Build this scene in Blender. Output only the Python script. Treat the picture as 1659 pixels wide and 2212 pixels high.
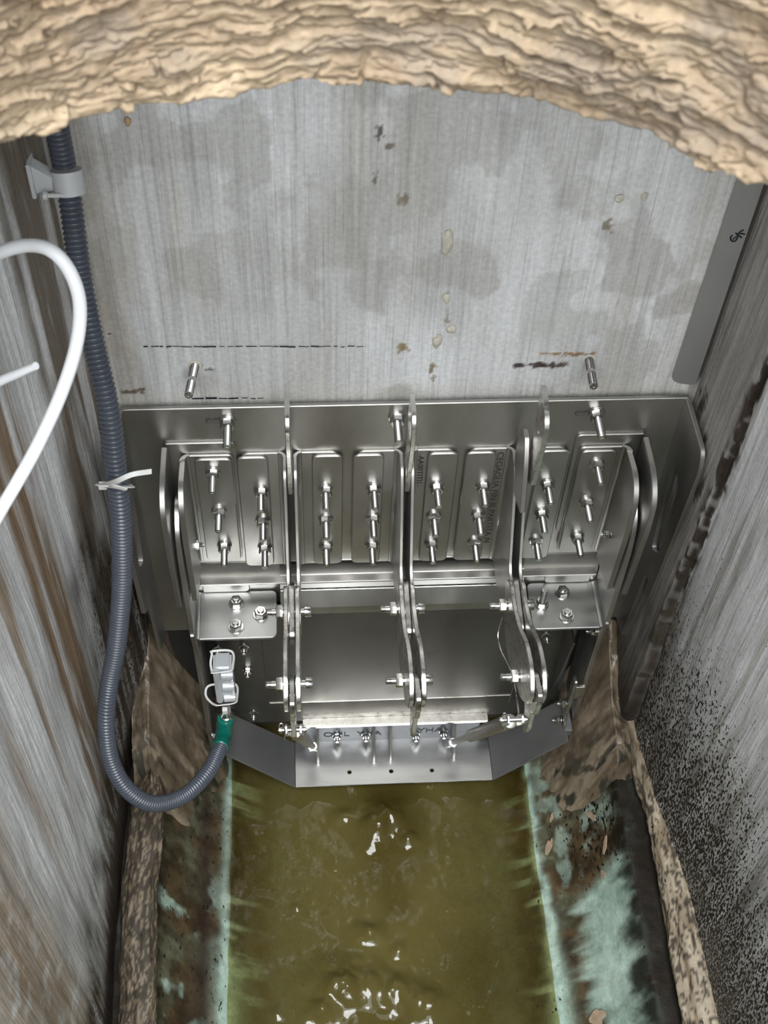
import bpy, bmesh, math, random
import numpy as np
from mathutils import Vector, Matrix
random.seed(7)
SC = bpy.context.scene
for o in list(bpy.data.objects): bpy.data.objects.remove(o)
COL = SC.collection
# ------------------------------------------------------------------ camera
FPX, PCX, PCY = 2740.0, 829.5, 1106.0
def _n(v):
    v = np.array(v, float); return v / np.linalg.norm(v)
_Z = -_n([720 - PCX, -(3250 - PCY), -FPX])
_Y = np.array([580 - PCX, 2400 + PCY, -FPX]); _Y = _n(_Y - _Z * np.dot(_Y, _Z))
_X = np.cross(_Y, _Z)
ROT = np.array([_X, _Y, _Z])
CAM = np.array([-0.1347, -1.2178, 2.2918])
def at(px, py, x=None, y=None, z=None):
    """point where the sight line of a photo pixel meets a real plane of the place"""
    d = ROT @ np.array([px - PCX, -(py - PCY), -FPX]) / FPX
    for i, v in enumerate((x, y, z)):
        if v is not None: return Vector(CAM + d * (v - CAM[i]) / d[i])
cd = bpy.data.cameras.new('camera'); cam = bpy.data.objects.new('camera', cd); COL.objects.link(cam)
cd.sensor_fit = 'VERTICAL'; cd.sensor_height = 36; cd.sensor_width = 27; cd.lens = FPX / 2212 * 36
cd.clip_start = .01
M4 = Matrix([list(ROT[0]) + [CAM[0]], list(ROT[1]) + [CAM[1]], list(ROT[2]) + [CAM[2]], [0, 0, 0, 1]])
cam.matrix_world = M4
cd.dof.use_dof = True; cd.dof.focus_distance = 1.85; cd.dof.aperture_fstop = 13
SC.camera = cam
# ------------------------------------------------------------------ sky, daylight, exposure
SC.view_settings.view_transform = 'Standard'; SC.view_settings.look = 'None'
SC.view_settings.exposure = 0.38; SC.view_settings.gamma = 1.0; SC.view_settings.use_curve_mapping = False
wd = bpy.data.worlds.new('overcast_sky'); SC.world = wd; wd.use_nodes = True
nt = wd.node_tree; nt.nodes.clear()
wo = nt.nodes.new('ShaderNodeOutputWorld'); bg = nt.nodes.new('ShaderNodeBackground')
tc = nt.nodes.new('ShaderNodeTexCoord'); sx = nt.nodes.new('ShaderNodeSeparateXYZ')
mr = nt.nodes.new('ShaderNodeMapRange'); mr.inputs[1].default_value = -.1; mr.inputs[2].default_value = 1
mr.inputs[3].default_value = .45; mr.inputs[4].default_value = 1.25
nt.links.new(tc.outputs['Generated'], sx.inputs[0]); nt.links.new(sx.outputs[2], mr.inputs[0])
bg.inputs[0].default_value = (.90, .955, 1, 1)
ml = nt.nodes.new('ShaderNodeMath'); ml.operation = 'MULTIPLY'; ml.inputs[1].default_value = 2.2
nt.links.new(mr.outputs[0], ml.inputs[0]); nt.links.new(ml.outputs[0], bg.inputs[1]); nt.links.new(bg.outputs[0], wo.inputs[0])
sd = bpy.data.lights.new('soft_sun', 'SUN'); sun = bpy.data.objects.new('soft_sun', sd); COL.objects.link(sun)
sd.energy = 3.0; sd.angle = math.radians(62); sd.color = (.955, .98, 1)
sun.rotation_euler = (math.radians(50), 0, math.radians(-3)); sun.location = (0, -2, 4)
cdat = bpy.data.lights.new('added_glint_sun', 'SUN'); glint_sun = bpy.data.objects.new('added_glint_sun', cdat); COL.objects.link(glint_sun)  # extra sun added for white water glints and brighter level surfaces
cdat.energy = 2.6; cdat.angle = math.radians(23); cdat.color = (.96, .985, 1); glint_sun.rotation_euler = (math.radians(22), 0, math.radians(-2)); glint_sun.location = (.3, -1.6, 4)
# ------------------------------------------------------------------ numpy noise
def vnoise(x, y, seed=0):
    x = np.asarray(x, float); y = np.asarray(y, float)
    xi = np.floor(x).astype(np.int64); yi = np.floor(y).astype(np.int64)
    fx = x - xi; fy = y - yi; fx = fx * fx * (3 - 2 * fx); fy = fy * fy * (3 - 2 * fy)
    def h(a, b):
        v = (a * 374761393 + b * 668265263 + seed * 982451653) & 0x7fffffff
        v = ((v ^ (v >> 13)) * 1274126177) & 0x7fffffff
        v = (v ^ (v >> 16)) & 0xffffff
        return v / 0xffffff
    return (h(xi, yi) * (1 - fx) + h(xi + 1, yi) * fx) * (1 - fy) + (h(xi, yi + 1) * (1 - fx) + h(xi + 1, yi + 1) * fx) * fy
def fbm(x, y, seed=0, o=4):
    s = 0; a = .5; t = 0
    for i in range(o):
        s = s + a * vnoise(x * 2 ** i, y * 2 ** i, seed + i * 17); t += a; a *= .5
    return s / t
def sstep(a, b, v):
    t = np.clip((np.asarray(v, float) - a) / (b - a), 0, 1); return t * t * (3 - 2 * t)
def mix(a, b, t):
    return a + (b - a) * np.asarray(t)[..., None]
# ------------------------------------------------------------------ materials
def nmat(name):
    m = bpy.data.materials.new(name); m.use_nodes = True
    return m, m.node_tree, m.node_tree.nodes['Principled BSDF']
def nd(t, k, **kw):
    n = t.nodes.new(k)
    for a, b in kw.items(): setattr(n, a, b)
    return n
def noise_node(t, scale, vec=(1, 1, 1), detail=4, rough=.55, coord='Object'):
    c = nd(t, 'ShaderNodeTexCoord'); mp = nd(t, 'ShaderNodeMapping'); mp.inputs['Scale'].default_value = vec
    n = nd(t, 'ShaderNodeTexNoise'); n.inputs['Scale'].default_value = scale; n.inputs['Detail'].default_value = detail
    n.inputs['Roughness'].default_value = rough
    t.links.new(c.outputs[coord], mp.inputs[0]); t.links.new(mp.outputs[0], n.inputs['Vector'])
    return n
def rng(t, src, a, b, c, d):
    r = nd(t, 'ShaderNodeMapRange'); r.inputs[1].default_value = a; r.inputs[2].default_value = b
    r.inputs[3].default_value = c; r.inputs[4].default_value = d
    t.links.new(src, r.inputs[0]); return r.outputs[0]
def rmp(t, src, stops):
    r = nd(t, 'ShaderNodeValToRGB'); e = r.color_ramp.elements
    while len(e) < len(stops): e.new(.5)
    for q, (p, c) in zip(e, stops): q.position = p; q.color = (*c, 1)
    t.links.new(src, r.inputs[0]); return r.outputs[0]
def mixc(t, a, b, fac, mode='MIX'):
    m = nd(t, 'ShaderNodeMix', data_type='RGBA', blend_type=mode)
    for s, i in ((fac, 0), (a, 6), (b, 7)):
        if hasattr(s, 'links'): t.links.new(s, m.inputs[i])
        elif i == 0: m.inputs[0].default_value = s
        else: m.inputs[i].default_value = (*s, 1)
    return m.outputs[2]
def bump(t, b, src, strength, dist=.002):
    n = nd(t, 'ShaderNodeBump'); n.inputs['Strength'].default_value = strength; n.inputs['Distance'].default_value = dist
    t.links.new(src, n.inputs['Height'])
    if b.inputs['Normal'].links: t.links.new(b.inputs['Normal'].links[0].from_socket, n.inputs['Normal'])
    t.links.new(n.outputs[0], b.inputs['Normal'])
def steel(name, col, r0, r1, scale=14, streak=(1, 1, 1), bmp=.04, grime=.0, met=1):
    m, t, b = nmat(name)
    n = noise_node(t, scale, streak, 5); n2 = noise_node(t, 60, (1, 1, 1), 3)
    c = rmp(t, n.outputs[0], [(.3, tuple(v * .8 for v in col)), (.62, col)])
    if grime:
        n3 = noise_node(t, 26, (1, 1, .6), 6, .65)
        c = mixc(t, c, (.12, .095, .07), rmp(t, n3.outputs[0], [(.52, (0, 0, 0)), (.75, (grime,) * 3)]))
    t.links.new(c, b.inputs['Base Color']); b.inputs['Metallic'].default_value = met
    t.links.new(rng(t, n.outputs[0], .3, .7, r0, r1), b.inputs['Roughness'])
    bump(t, b, n2.outputs[0], bmp, .001)
    return m
STEEL = steel('stainless_sheet', (.53, .515, .485), .34, .50, 11, (1, 1, .5), .07, .12)
THICK = steel('cut_plate_stainless', (.66, .64, .61), .30, .44, 16, (1, 1, .6), .08, .12)
STEEL_DK = steel('shaded_stainless_sheet', (.20, .192, .175), .34, .52, 9, (1, 1, 1), .07, .45)  # darker steel for the flap, its shade put into the colour, plus grime
CUT = steel('laser_cut_stainless', (.76, .74, .70), .22, .40, 90, (1, 1, 1), .35, .3)
BOLT = steel('bright_stainless', (.72, .71, .69), .12, .24, 40, (1, 1, 1), .03)
TRAYM = steel('brushed_stainless', (.55, .55, .54), .30, .46, 12, (.4, 3, 1), .03)
GALV = steel('dull_grey_steel', (.36, .355, .34), .45, .6, 14, (1, 1, .3), .03, 0, .55)
def plain(name, col, rough=.5, var=.12, scale=30, bmp=.1, metal=0, spec=.5, sheen=None):
    m, t, b = nmat(name); n = noise_node(t, scale, (1, 1, 1), 5)
    t.links.new(rmp(t, n.outputs[0], [(.3, tuple(v * (1 - var) for v in col)), (.7, tuple(min(1, v * (1 + var)) for v in col))]), b.inputs['Base Color'])
    b.inputs['Roughness'].default_value = rough; b.inputs['Metallic'].default_value = metal
    b.inputs['Specular IOR Level'].default_value = spec
    if bmp: bump(t, b, n.outputs[0], bmp, .002)
    return m
HOSE = plain('slate_grey_corrugated_plastic', (.062, .070, .088), .30, .1, 30, .02)
CLIP = plain('light_grey_plastic', (.47, .48, .48), .45, .06, 40, .02)
WHITE = plain('white_plastic_hose', (.80, .81, .83), .35, .03, 20, .02)
TIE = plain('translucent_white_nylon', (.66, .66, .63), .35, .05, 40, .02)
GREEN = plain('green_tape', (.004, .135, .105), .28, .15, 60, .08)
BLACK = plain('black_rubber', (.018, .018, .017), .5, .2, 30, .05)
INK = plain('black_marker_ink', (.012, .012, .018), .6, .1, 40, 0)
STAMP = plain('dark_printed_ink', (.035, .033, .03), .6, .1, 40, 0)
BLUEGREY = plain('blue_grey_rubber_strip', (.06, .07, .085), .35, .2, 30, .05)
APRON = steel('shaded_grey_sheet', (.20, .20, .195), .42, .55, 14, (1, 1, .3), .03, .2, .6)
SENSOR = steel('satin_grey_housing', (.62, .64, .65), .22, .32, 20, (1, 1, 1), .03, 0, .35)
MORTAR = plain('dry_mortar', (.56, .52, .44), .85, .15, 120, .5)
FLAKE = plain('pale_brown_leaf', (.34, .25, .17), .6, .2, 90, .3)
def conc(name, streak, sk2=0, sp=True, bump1=.5, rough=.8, spkcol=(.022, .016, .011), fine=(.80, 1.12), axis=(1, 1, .05), bd=.004, spk_scale=210, spk_vec=(1, 1, .45)):
    m, t, b = nmat(name)
    at_ = nd(t, 'ShaderNodeAttribute', attribute_name='col')
    ns = noise_node(t, streak, axis, 5, .6); nf = noise_node(t, 150, (1, 1, 1), 4, .6)
    v = rng(t, ns.outputs[0], .3, .7, fine[0], fine[1])
    cv = nd(t, 'ShaderNodeCombineColor')
    for i in range(3): t.links.new(v, cv.inputs[i])
    c = mixc(t, at_.outputs['Color'], cv.outputs[0], 1.0, 'MULTIPLY')
    if sk2:
        n2_ = noise_node(t, sk2, (1, 1, .018), 3, .6); v3 = rng(t, n2_.outputs[0], .33, .50, .84, 1.03); cv3 = nd(t, 'ShaderNodeCombineColor')
        for i in range(3): t.links.new(v3, cv3.inputs[i])
        c = mixc(t, c, cv3.outputs[0], 1.0, 'MULTIPLY'); bump(t, b, n2_.outputs[0], .6, .003)
    v2 = rng(t, nf.outputs[0], .3, .7, .86, 1.12); cv2 = nd(t, 'ShaderNodeCombineColor')
    for i in range(3): t.links.new(v2, cv2.inputs[i])
    c = mixc(t, c, cv2.outputs[0], 1.0, 'MULTIPLY')
    if sp:
        sa = nd(t, 'ShaderNodeAttribute', attribute_name='spk')
        nn = noise_node(t, spk_scale, spk_vec, 2, .5)
        ad = nd(t, 'ShaderNodeMath', operation='ADD'); t.links.new(nn.outputs[0], ad.inputs[0]); t.links.new(sa.outputs['Fac'], ad.inputs[1])
        c = mixc(t, c, spkcol, rmp(t, ad.outputs[0], [(.78, (0, 0, 0)), (.83, (1, 1, 1))]))
    t.links.new(c, b.inputs['Base Color']); b.inputs['Roughness'].default_value = rough
    bump(t, b, nf.outputs[0], .3, .0015); bump(t, b, ns.outputs[0], bump1, bd)
    return m
WALLM = conc('brushed_grey_render', 75, 210, True, .75, .72, fine=(.82, 1.10), axis=(1, 1, .035), bd=.004, spk_scale=60, spk_vec=(1, 1, 1))
SIDEM = conc('wet_streaked_concrete', 55, 190, True, .75, .5, fine=(.78, 1.14), axis=(1, 1, .06), bd=.004, spk_scale=260, spk_vec=(1, 1, .42))
FLOORM = conc('stained_mint_green_lining', 40, 0, True, .35, .55, spkcol=(.012, .010, .006), axis=(1, 1, 1), fine=(.68, 1.2), spk_scale=130, spk_vec=(1, .6, 1)); FLOORM.node_tree.nodes['Principled BSDF'].inputs['Specular IOR Level'].default_value = .25
TRIMM = conc('mud_crusted_kerb', 50, 0, True, .5, .55, axis=(1, .4, 1), spk_scale=120, spk_vec=(1, .7, 1))
MUDM = conc('wet_brown_mud', 30, 0, True, .5, .30, axis=(1, 1, 1), fine=(.7, 1.2), spk_scale=130, spk_vec=(1, .5, 1))
RINGM = conc('rough_tan_mortar', 60, 0, False, .35, .75, axis=(1, 1, 2), fine=(.82, 1.12))
SIDEM.node_tree.nodes['Principled BSDF'].inputs['Specular IOR Level'].default_value = .28
def water_mat():
    m = bpy.data.materials.new('murky_olive_water'); m.use_nodes = True; t = m.node_tree; t.nodes.clear()
    o = nd(t, 'ShaderNodeOutputMaterial'); at_ = nd(t, 'ShaderNodeAttribute', attribute_name='depth')
    ca = nd(t, 'ShaderNodeAttribute', attribute_name='col')
    tr = nd(t, 'ShaderNodeBsdfTransparent'); tr.inputs[0].default_value = (.80, .76, .55, 1)
    df = nd(t, 'ShaderNodeBsdfDiffuse'); t.links.new(ca.outputs['Color'], df.inputs[0])
    m1 = nd(t, 'ShaderNodeMixShader'); t.links.new(at_.outputs['Fac'], m1.inputs[0]); t.links.new(tr.outputs[0], m1.inputs[1]); t.links.new(df.outputs[0], m1.inputs[2])
    gl = nd(t, 'ShaderNodeBsdfGlossy'); gl.inputs['Roughness'].default_value = .03
    fr = nd(t, 'ShaderNodeFresnel'); fr.inputs[0].default_value = 1.36
    nn = noise_node(t, 38, (1, .7, 1), 3); bp = nd(t, 'ShaderNodeBump'); bp.inputs['Strength'].default_value = .35; bp.inputs['Distance'].default_value = .002
    t.links.new(nn.outputs[0], bp.inputs['Height']); t.links.new(bp.outputs[0], gl.inputs['Normal']); t.links.new(bp.outputs[0], fr.inputs['Normal'])
    m2 = nd(t, 'ShaderNodeMixShader'); t.links.new(fr.outputs[0], m2.inputs[0]); t.links.new(m1.outputs[0], m2.inputs[1]); t.links.new(gl.outputs[0], m2.inputs[2])
    t.links.new(m2.outputs[0], o.inputs[0]); return m
WATERM = water_mat()
# ------------------------------------------------------------------ object helpers
def link(name, me, mat, parent=None):
    if mat is not None: me.materials.append(mat)
    o = bpy.data.objects.new(name, me); COL.objects.link(o)
    if parent is not None: setpar(o, parent)
    return o
def setpar(o, parent):
    o.parent = parent
    if parent.type == 'EMPTY': o.matrix_parent_inverse = Matrix.Translation(-parent.location)
def tag(o, label=None, cat=None, group=None, kind=None):
    for k, v in (('label', label), ('category', cat), ('group', group), ('kind', kind)):
        if v: o[k] = v
    return o
def empty(name, loc, label, cat, group=None):
    o = bpy.data.objects.new(name, None); o.location = loc; o.empty_display_size = .02; COL.objects.link(o)
    return tag(o, label, cat, group)
class MB:
    """collects shapes of one part"""
    def __init__(s): s.bm = bmesh.new()
    def poly(s, pts3, ext, bev=.0007, seg=1):
        """flat outline (list of Vector) pushed along ext, edges eased"""
        b2 = bmesh.new(); vs = [b2.verts.new(p) for p in pts3]; f = b2.faces.new(vs)
        r = bmesh.ops.extrude_face_region(b2, geom=[f])
        bmesh.ops.translate(b2, verts=[v for v in r['geom'] if isinstance(v, bmesh.types.BMVert)], vec=Vector(ext))
        bmesh.ops.recalc_face_normals(b2, faces=b2.faces)
        if bev:
            ed = [e for e in b2.edges if len(e.link_faces) == 2 and e.calc_face_angle() > .5]
            bmesh.ops.bevel(b2, geom=ed, offset=bev, segments=seg, affect='EDGES', clamp_overlap=True)
        s.add(b2); return s
    def add(s, b2):
        me = bpy.data.meshes.new('t'); b2.to_mesh(me); b2.free(); s.bm.from_mesh(me); bpy.data.meshes.remove(me)
    def box(s, a, b, bev=.001, seg=1):
        x0, y0, z0 = a; x1, y1, z1 = b
        return s.poly([Vector((x0, y0, z0)), Vector((x1, y0, z0)), Vector((x1, y1, z0)), Vector((x0, y1, z0))], (0, 0, z1 - z0), bev, seg)
    def yz(s, x, th, pts, bev=.0007):
        return s.poly([Vector((x - th / 2, p[0], p[1])) for p in pts], (th, 0, 0), bev)
    def xz(s, y, th, pts, bev=.0007):
        return s.poly([Vector((p[0], y, p[1])) for p in pts], (0, -th, 0), bev)
    def xy(s, z, th, pts, bev=.0007):
        return s.poly([Vector((p[0], p[1], z)) for p in pts], (0, 0, -th), bev)
    def lathe(s, prof, org, ax, n=20):
        """prof: (r, h) list along ax from org"""
        ax = Vector(ax).normalized(); u = ax.orthogonal().normalized(); v = ax.cross(u); org = Vector(org)
        rows = []
        for r, h in prof:
            rows.append([s.bm.verts.new(org + ax * h + (u * math.cos(k * 2 * math.pi / n) + v * math.sin(k * 2 * math.pi / n)) * max(r, 1e-5)) for k in range(n)])
        for a, b in zip(rows, rows[1:]):
            for k in range(n): s.bm.faces.new((a[k], a[(k + 1) % n], b[(k + 1) % n], b[k]))
        s.bm.faces.new(rows[0][::-1]); s.bm.faces.new(rows[-1]); return s
    def build(s, name, mat, parent=None, smooth=True, angle=35):
        me = bpy.data.meshes.new(name); s.bm.normal_update(); s.bm.to_mesh(me); s.bm.free()
        if smooth: shade(me, angle)
        return link(name, me, mat, parent)
def shade(me, angle=35):
    me.polygons.foreach_set('use_smooth', [True] * len(me.polygons))
    bm = bmesh.new(); bm.from_mesh(me)
    for e in bm.edges:
        e.smooth = not (len(e.link_faces) == 2 and e.calc_face_angle(0) > math.radians(angle))
    bm.to_mesh(me); bm.free()
def rounded(pts, rad, seg=5):
    """2D outline with rounded corners; rad a number or one per corner"""
    out = []; n = len(pts)
    for i, p in enumerate(pts):
        r = rad[i] if isinstance(rad, (list, tuple)) else rad
        p = Vector((p[0], p[1])); a = Vector(pts[i - 1][:2]) - p; b = Vector(pts[(i + 1) % n][:2]) - p
        if r <= 0: out.append((p.x, p.y)); continue
        la, lb = a.length, b.length; a.normalize(); b.normalize()
        d = min(r, la * .48, lb * .48); p0 = p + a * d; p1 = p + b * d
        for k in range(seg + 1):
            t = k / seg; q = p0 * (1 - t) ** 2 + p * 2 * t * (1 - t) + p1 * t * t; out.append((q.x, q.y))
    return out
def rect(x0, z0, x1, z1, r, seg=5): return rounded([(x0, z0), (x1, z0), (x1, z1), (x0, z1)], r, seg)
def cut(o, cutters):
    for c in cutters:
        m = o.modifiers.new('b', 'BOOLEAN'); m.object = c; m.operation = 'DIFFERENCE'; m.solver = 'EXACT'
    dg = bpy.context.evaluated_depsgraph_get(); dg.update()
    me = bpy.data.meshes.new_from_object(o.evaluated_get(dg)); o.modifiers.clear(); old = o.data; o.data = me
    bpy.data.meshes.remove(old)
    for c in cutters:
        d = c.data; bpy.data.objects.remove(c); bpy.data.meshes.remove(d)
    shade(me, 35)
def catmull(P, step):
    P = [Vector(p) for p in P]; P = [P[0] * 2 - P[1]] + P + [P[-1] * 2 - P[-2]]; out = []
    for i in range(1, len(P) - 2):
        L = max(2, int((P[i + 1] - P[i]).length / step * 3))
        for k in range(L):
            t = k / L; a, b, c, d = P[i - 1:i + 3]
            out.append(.5 * ((2 * b) + (c - a) * t + (2 * a - 5 * b + 4 * c - d) * t * t + (3 * b - a - 3 * c + d) * t ** 3))
    out.append(P[-2]); res = [out[0]]; acc = 0
    for a, b in zip(out, out[1:]):
        l = (b - a).length
        while acc + l >= step:
            a = a + (b - a) * ((step - acc) / l); res.append(a); l = (b - a).length; acc = 0
            if l < 1e-9: break
        acc += l
    res.append(out[-1]); return res
def sweep(mb, pts, rad, n=16, sect=None):
    """tube along pts; rad(i) or number; sect optional list of (u,v) for a flat band"""
    prev = None; u = None; rows = []
    for i, p in enumerate(pts):
        tn = (pts[min(i + 1, len(pts) - 1)] - pts[max(i - 1, 0)]).normalized()
        if u is None: u = tn.orthogonal().normalized()
        u = (u - tn * u.dot(tn)).normalized(); v = tn.cross(u)
        r = rad(i) if callable(rad) else rad
        if sect: rows.append([mb.bm.verts.new(p + u * a + v * b) for a, b in sect])
        else: rows.append([mb.bm.verts.new(p + (u * math.cos(k * 2 * math.pi / n) + v * math.sin(k * 2 * math.pi / n)) * r) for k in range(n)])
    n = len(rows[0])
    for a, b in zip(rows, rows[1:]):
        for k in range(n): mb.bm.faces.new((a[k], a[(k + 1) % n], b[(k + 1) % n], b[k]))
    mb.bm.faces.new(rows[0][::-1]); mb.bm.faces.new(rows[-1]); return mb
def gridmesh(name, V, col=None, attrs=None, mat=None, parent=None, flip=False):
    """V: (n, m, 3) array -> one mesh with per-vertex albedo and masks"""
    n, m = V.shape[:2]; idx = np.arange(n * m).reshape(n, m)
    q = np.stack([idx[:-1, :-1], idx[1:, :-1], idx[1:, 1:], idx[:-1, 1:]], -1).reshape(-1, 4)
    if flip: q = q[:, ::-1]
    me = bpy.data.meshes.new(name); me.vertices.add(n * m); me.vertices.foreach_set('co', V.reshape(-1).astype(np.float32))
    me.loops.add(q.size); me.loops.foreach_set('vertex_index', q.reshape(-1).astype(np.int32))
    me.polygons.add(len(q)); me.polygons.foreach_set('loop_start', np.arange(0, q.size, 4, dtype=np.int32))
    me.update(); me.polygons.foreach_set('use_smooth', [True] * len(q))
    if col is not None:
        a = me.color_attributes.new('col', 'FLOAT_COLOR', 'POINT')
        a.data.foreach_set('color', np.concatenate([np.clip(col, 0, 1), np.ones((n, m, 1))], -1).reshape(-1).astype(np.float32))
    for k, v in (attrs or {}).items():
        a = me.attributes.new(k, 'FLOAT', 'POINT'); a.data.foreach_set('value', np.broadcast_to(v, (n, m)).reshape(-1).astype(np.float32))
    me.validate(); return link(name, me, mat, parent)
def A3(*c): return np.array(c, float)
def stain(px, py, u, w, axis_pt, r, seed, soft=.5):
    du = (u - axis_pt[0]); dw = (w - axis_pt[1])
    d = np.sqrt((du / r[0]) ** 2 + (dw / r[1]) ** 2) + (fbm(u * 190, w * 150, seed) - .5) * 2.4
    return 1 - sstep(1 - soft, 1, d)
# ================================================================== SETTING
XL, XR = -.455, .47
# back wall
xs = np.concatenate([np.linspace(-.62, -.42, 12)[:-1], np.arange(-.42, .45, .0028), np.linspace(.45, .62, 12)])
zs = np.concatenate([np.linspace(-.12, .98, 60)[:-1], np.arange(.98, 1.70, .0028), np.linspace(1.70, 1.90, 20)])
Xg, Zg = np.meshgrid(xs, zs, indexing='ij')
Yg = -(fbm(Xg * 9, Zg * 5, 3) - .5) * .004 - (fbm(Xg * 120, Zg * 6, 5) - .5) * .0012
V = np.stack([Xg, Yg, Zg], -1)
base = mix(A3(.58, .58, .575) + 0 * V, A3(.72, .725, .725), sstep(.35, .65, fbm(Xg * 7, Zg * 4, 11)))
warm = fbm(Xg * 14, Zg * 3, 21)
base = mix(base, A3(.50, .475, .42), sstep(.5, .75, warm) * .5)
base = mix(base, A3(.40, .39, .36), sstep(.50, .56, fbm(Xg * 16, Zg * 12, 31)) * sstep(.05, .3, fbm(Xg * 3, Zg * 3, 41) - .3) * .45)
damp = sstep(.58, .64, fbm(Xg * 11 + 3, Zg * 9, 35)) * (1 - sstep(1.25, 1.45, Zg))
base = mix(base, A3(.43, .415, .385), damp * .6)
base = mix(base, A3(.34, .30, .24), (1 - sstep(-.385, -.335, Xg + (fbm(Xg * 30, Zg * 14, 51) - .5) * .06)) * (.35 + .5 * fbm(Xg * 60, Zg * 30, 53)))
base = mix(base, A3(.05, .042, .036), sstep(.402, .412, Xg))  # shadow of the corner gap beside the strip, painted into the wall colour
base = mix(base, A3(.46, .40, .33), (sstep(.33, .375, Xg) * (1 - sstep(.395, .402, Xg))) * (.5 * fbm(Xg * 40, Zg * 6, 57)))
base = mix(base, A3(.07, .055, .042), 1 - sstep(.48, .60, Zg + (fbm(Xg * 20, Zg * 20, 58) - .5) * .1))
rim = sstep(.9, .95, Zg) * (1 - sstep(.995, 1.03, Zg))
base = mix(base, A3(.62, .59, .52), rim * .5)
for px, py, rx, rz, c, s in [(1165, 788, .020, .006, (.03, .014, .008), 1), (1125, 790, .012, .005, (.03, .014, .008), 2), (1195, 788, .016, .006, (.05, .02, .01), 3),
        (1255, 766, .020, .004, (.26, .15, .06), 4), (1205, 764, .030, .003, (.33, .2, .1), 5), (866, 752, .008, .014, (.28, .20, .09), 6), (450, 800, .010, .004, (.03, .018, .012), 7),
        (428, 790, .006, .003, (.03, .02, .015), 17), (820, 290, .006, .012, (.10, .085, .065), 8), (845, 316, .007, .006, (.2, .17, .13), 9), (812, 385, .004, .012, (.12, .1, .08), 10), (873, 432, .010, .010, (.24, .21, .16), 11),
        (1312, 490, .010, .012, (.25, .21, .15), 12), (935, 797, .005, .011, (.22, .16, .08), 13), (965, 690, .004, .012, (.3, .24, .15), 14), (935, 820, .003, .008, (.25, .2, .12), 15), (290, 845, .02, .006, (.12, .085, .05), 16)]:
    p = at(px, py, y=0); base = mix(base, A3(*c), stain(0, 0, Xg, Zg, (p.x, p.z), (rx, rz), s) * .92)
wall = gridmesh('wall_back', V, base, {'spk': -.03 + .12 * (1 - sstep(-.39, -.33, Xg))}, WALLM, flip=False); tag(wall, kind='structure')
# left wall, vertical brown runs
ys = np.concatenate([np.arange(0, .95, .0042), np.linspace(.95, 2.4, 30)[1:]]); zs = np.concatenate([np.linspace(-.1, .26, 14)[:-1], np.arange(.26, 1.62, .0055), np.linspace(1.62, 1.90, 12)])
Yg, Zg = np.meshgrid(-ys, zs, indexing='ij')
Xw = -.413 - .045 * sstep(0, .22, -Yg)
Xw = Xw + (fbm(Yg * 8, Zg * 4, 61) - .5) * .008 + (fbm(Yg * 60, Zg * 6, 63) - .5) * .003
V = np.stack([Xw, Yg, Zg], -1)
wob = (fbm(Yg * 6, Zg * 5, 71) - .5) * .10
yy = -Yg + wob * .6
base = mix(A3(.60, .60, .595) + 0 * V, A3(.78, .785, .785), sstep(.35, .65, fbm(Yg * 12, Zg * 2.2, 73)))
def band(c, w): return np.exp(-((yy - c) / w) ** 2)
st = fbm(Yg * 55, Zg * 3.2, 75); st2 = fbm(Yg * 120, Zg * 9, 77)
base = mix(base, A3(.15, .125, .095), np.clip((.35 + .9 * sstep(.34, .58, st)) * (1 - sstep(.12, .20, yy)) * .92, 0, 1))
base = mix(base, A3(.27, .185, .115), np.clip(band(.285, .032) * sstep(.3, .56, st) * 1.4 + band(.345, .020) * sstep(.36, .56, st) * 1.1, 0, 1))
base = mix(base, A3(.33, .23, .14), np.clip(band(.46, .03) * sstep(.42, .62, st) * .9 + band(.56, .02) * sstep(.45, .6, st) * .6, 0, 1) * sstep(.6, .9, Zg))
base = mix(base, A3(.34, .255, .18), sstep(.60, .70, yy) * np.clip(.55 + st2 * .6, 0, 1) * (1 - .55 * sstep(.58, .74, fbm(Yg * 40, Zg * 30, 79))))
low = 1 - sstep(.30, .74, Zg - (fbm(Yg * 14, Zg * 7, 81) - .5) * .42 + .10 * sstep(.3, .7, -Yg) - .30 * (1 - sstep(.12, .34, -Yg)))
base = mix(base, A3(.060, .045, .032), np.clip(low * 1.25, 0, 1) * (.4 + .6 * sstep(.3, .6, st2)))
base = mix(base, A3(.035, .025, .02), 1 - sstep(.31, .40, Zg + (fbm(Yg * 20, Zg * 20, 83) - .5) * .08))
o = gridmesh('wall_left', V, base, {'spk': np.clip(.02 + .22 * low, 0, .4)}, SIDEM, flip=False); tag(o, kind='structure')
# right wall: back return, open joint, front panel
ya = np.array(list(np.arange(0, .132, .004)) + list(np.arange(.132, .182, .0011)) + list(np.arange(.184, .95, .0042)) + list(np.linspace(.96, 2.4, 30)))
Yg, Zg = np.meshgrid(-ya, zs, indexing='ij')

Yj = Yg

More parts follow.
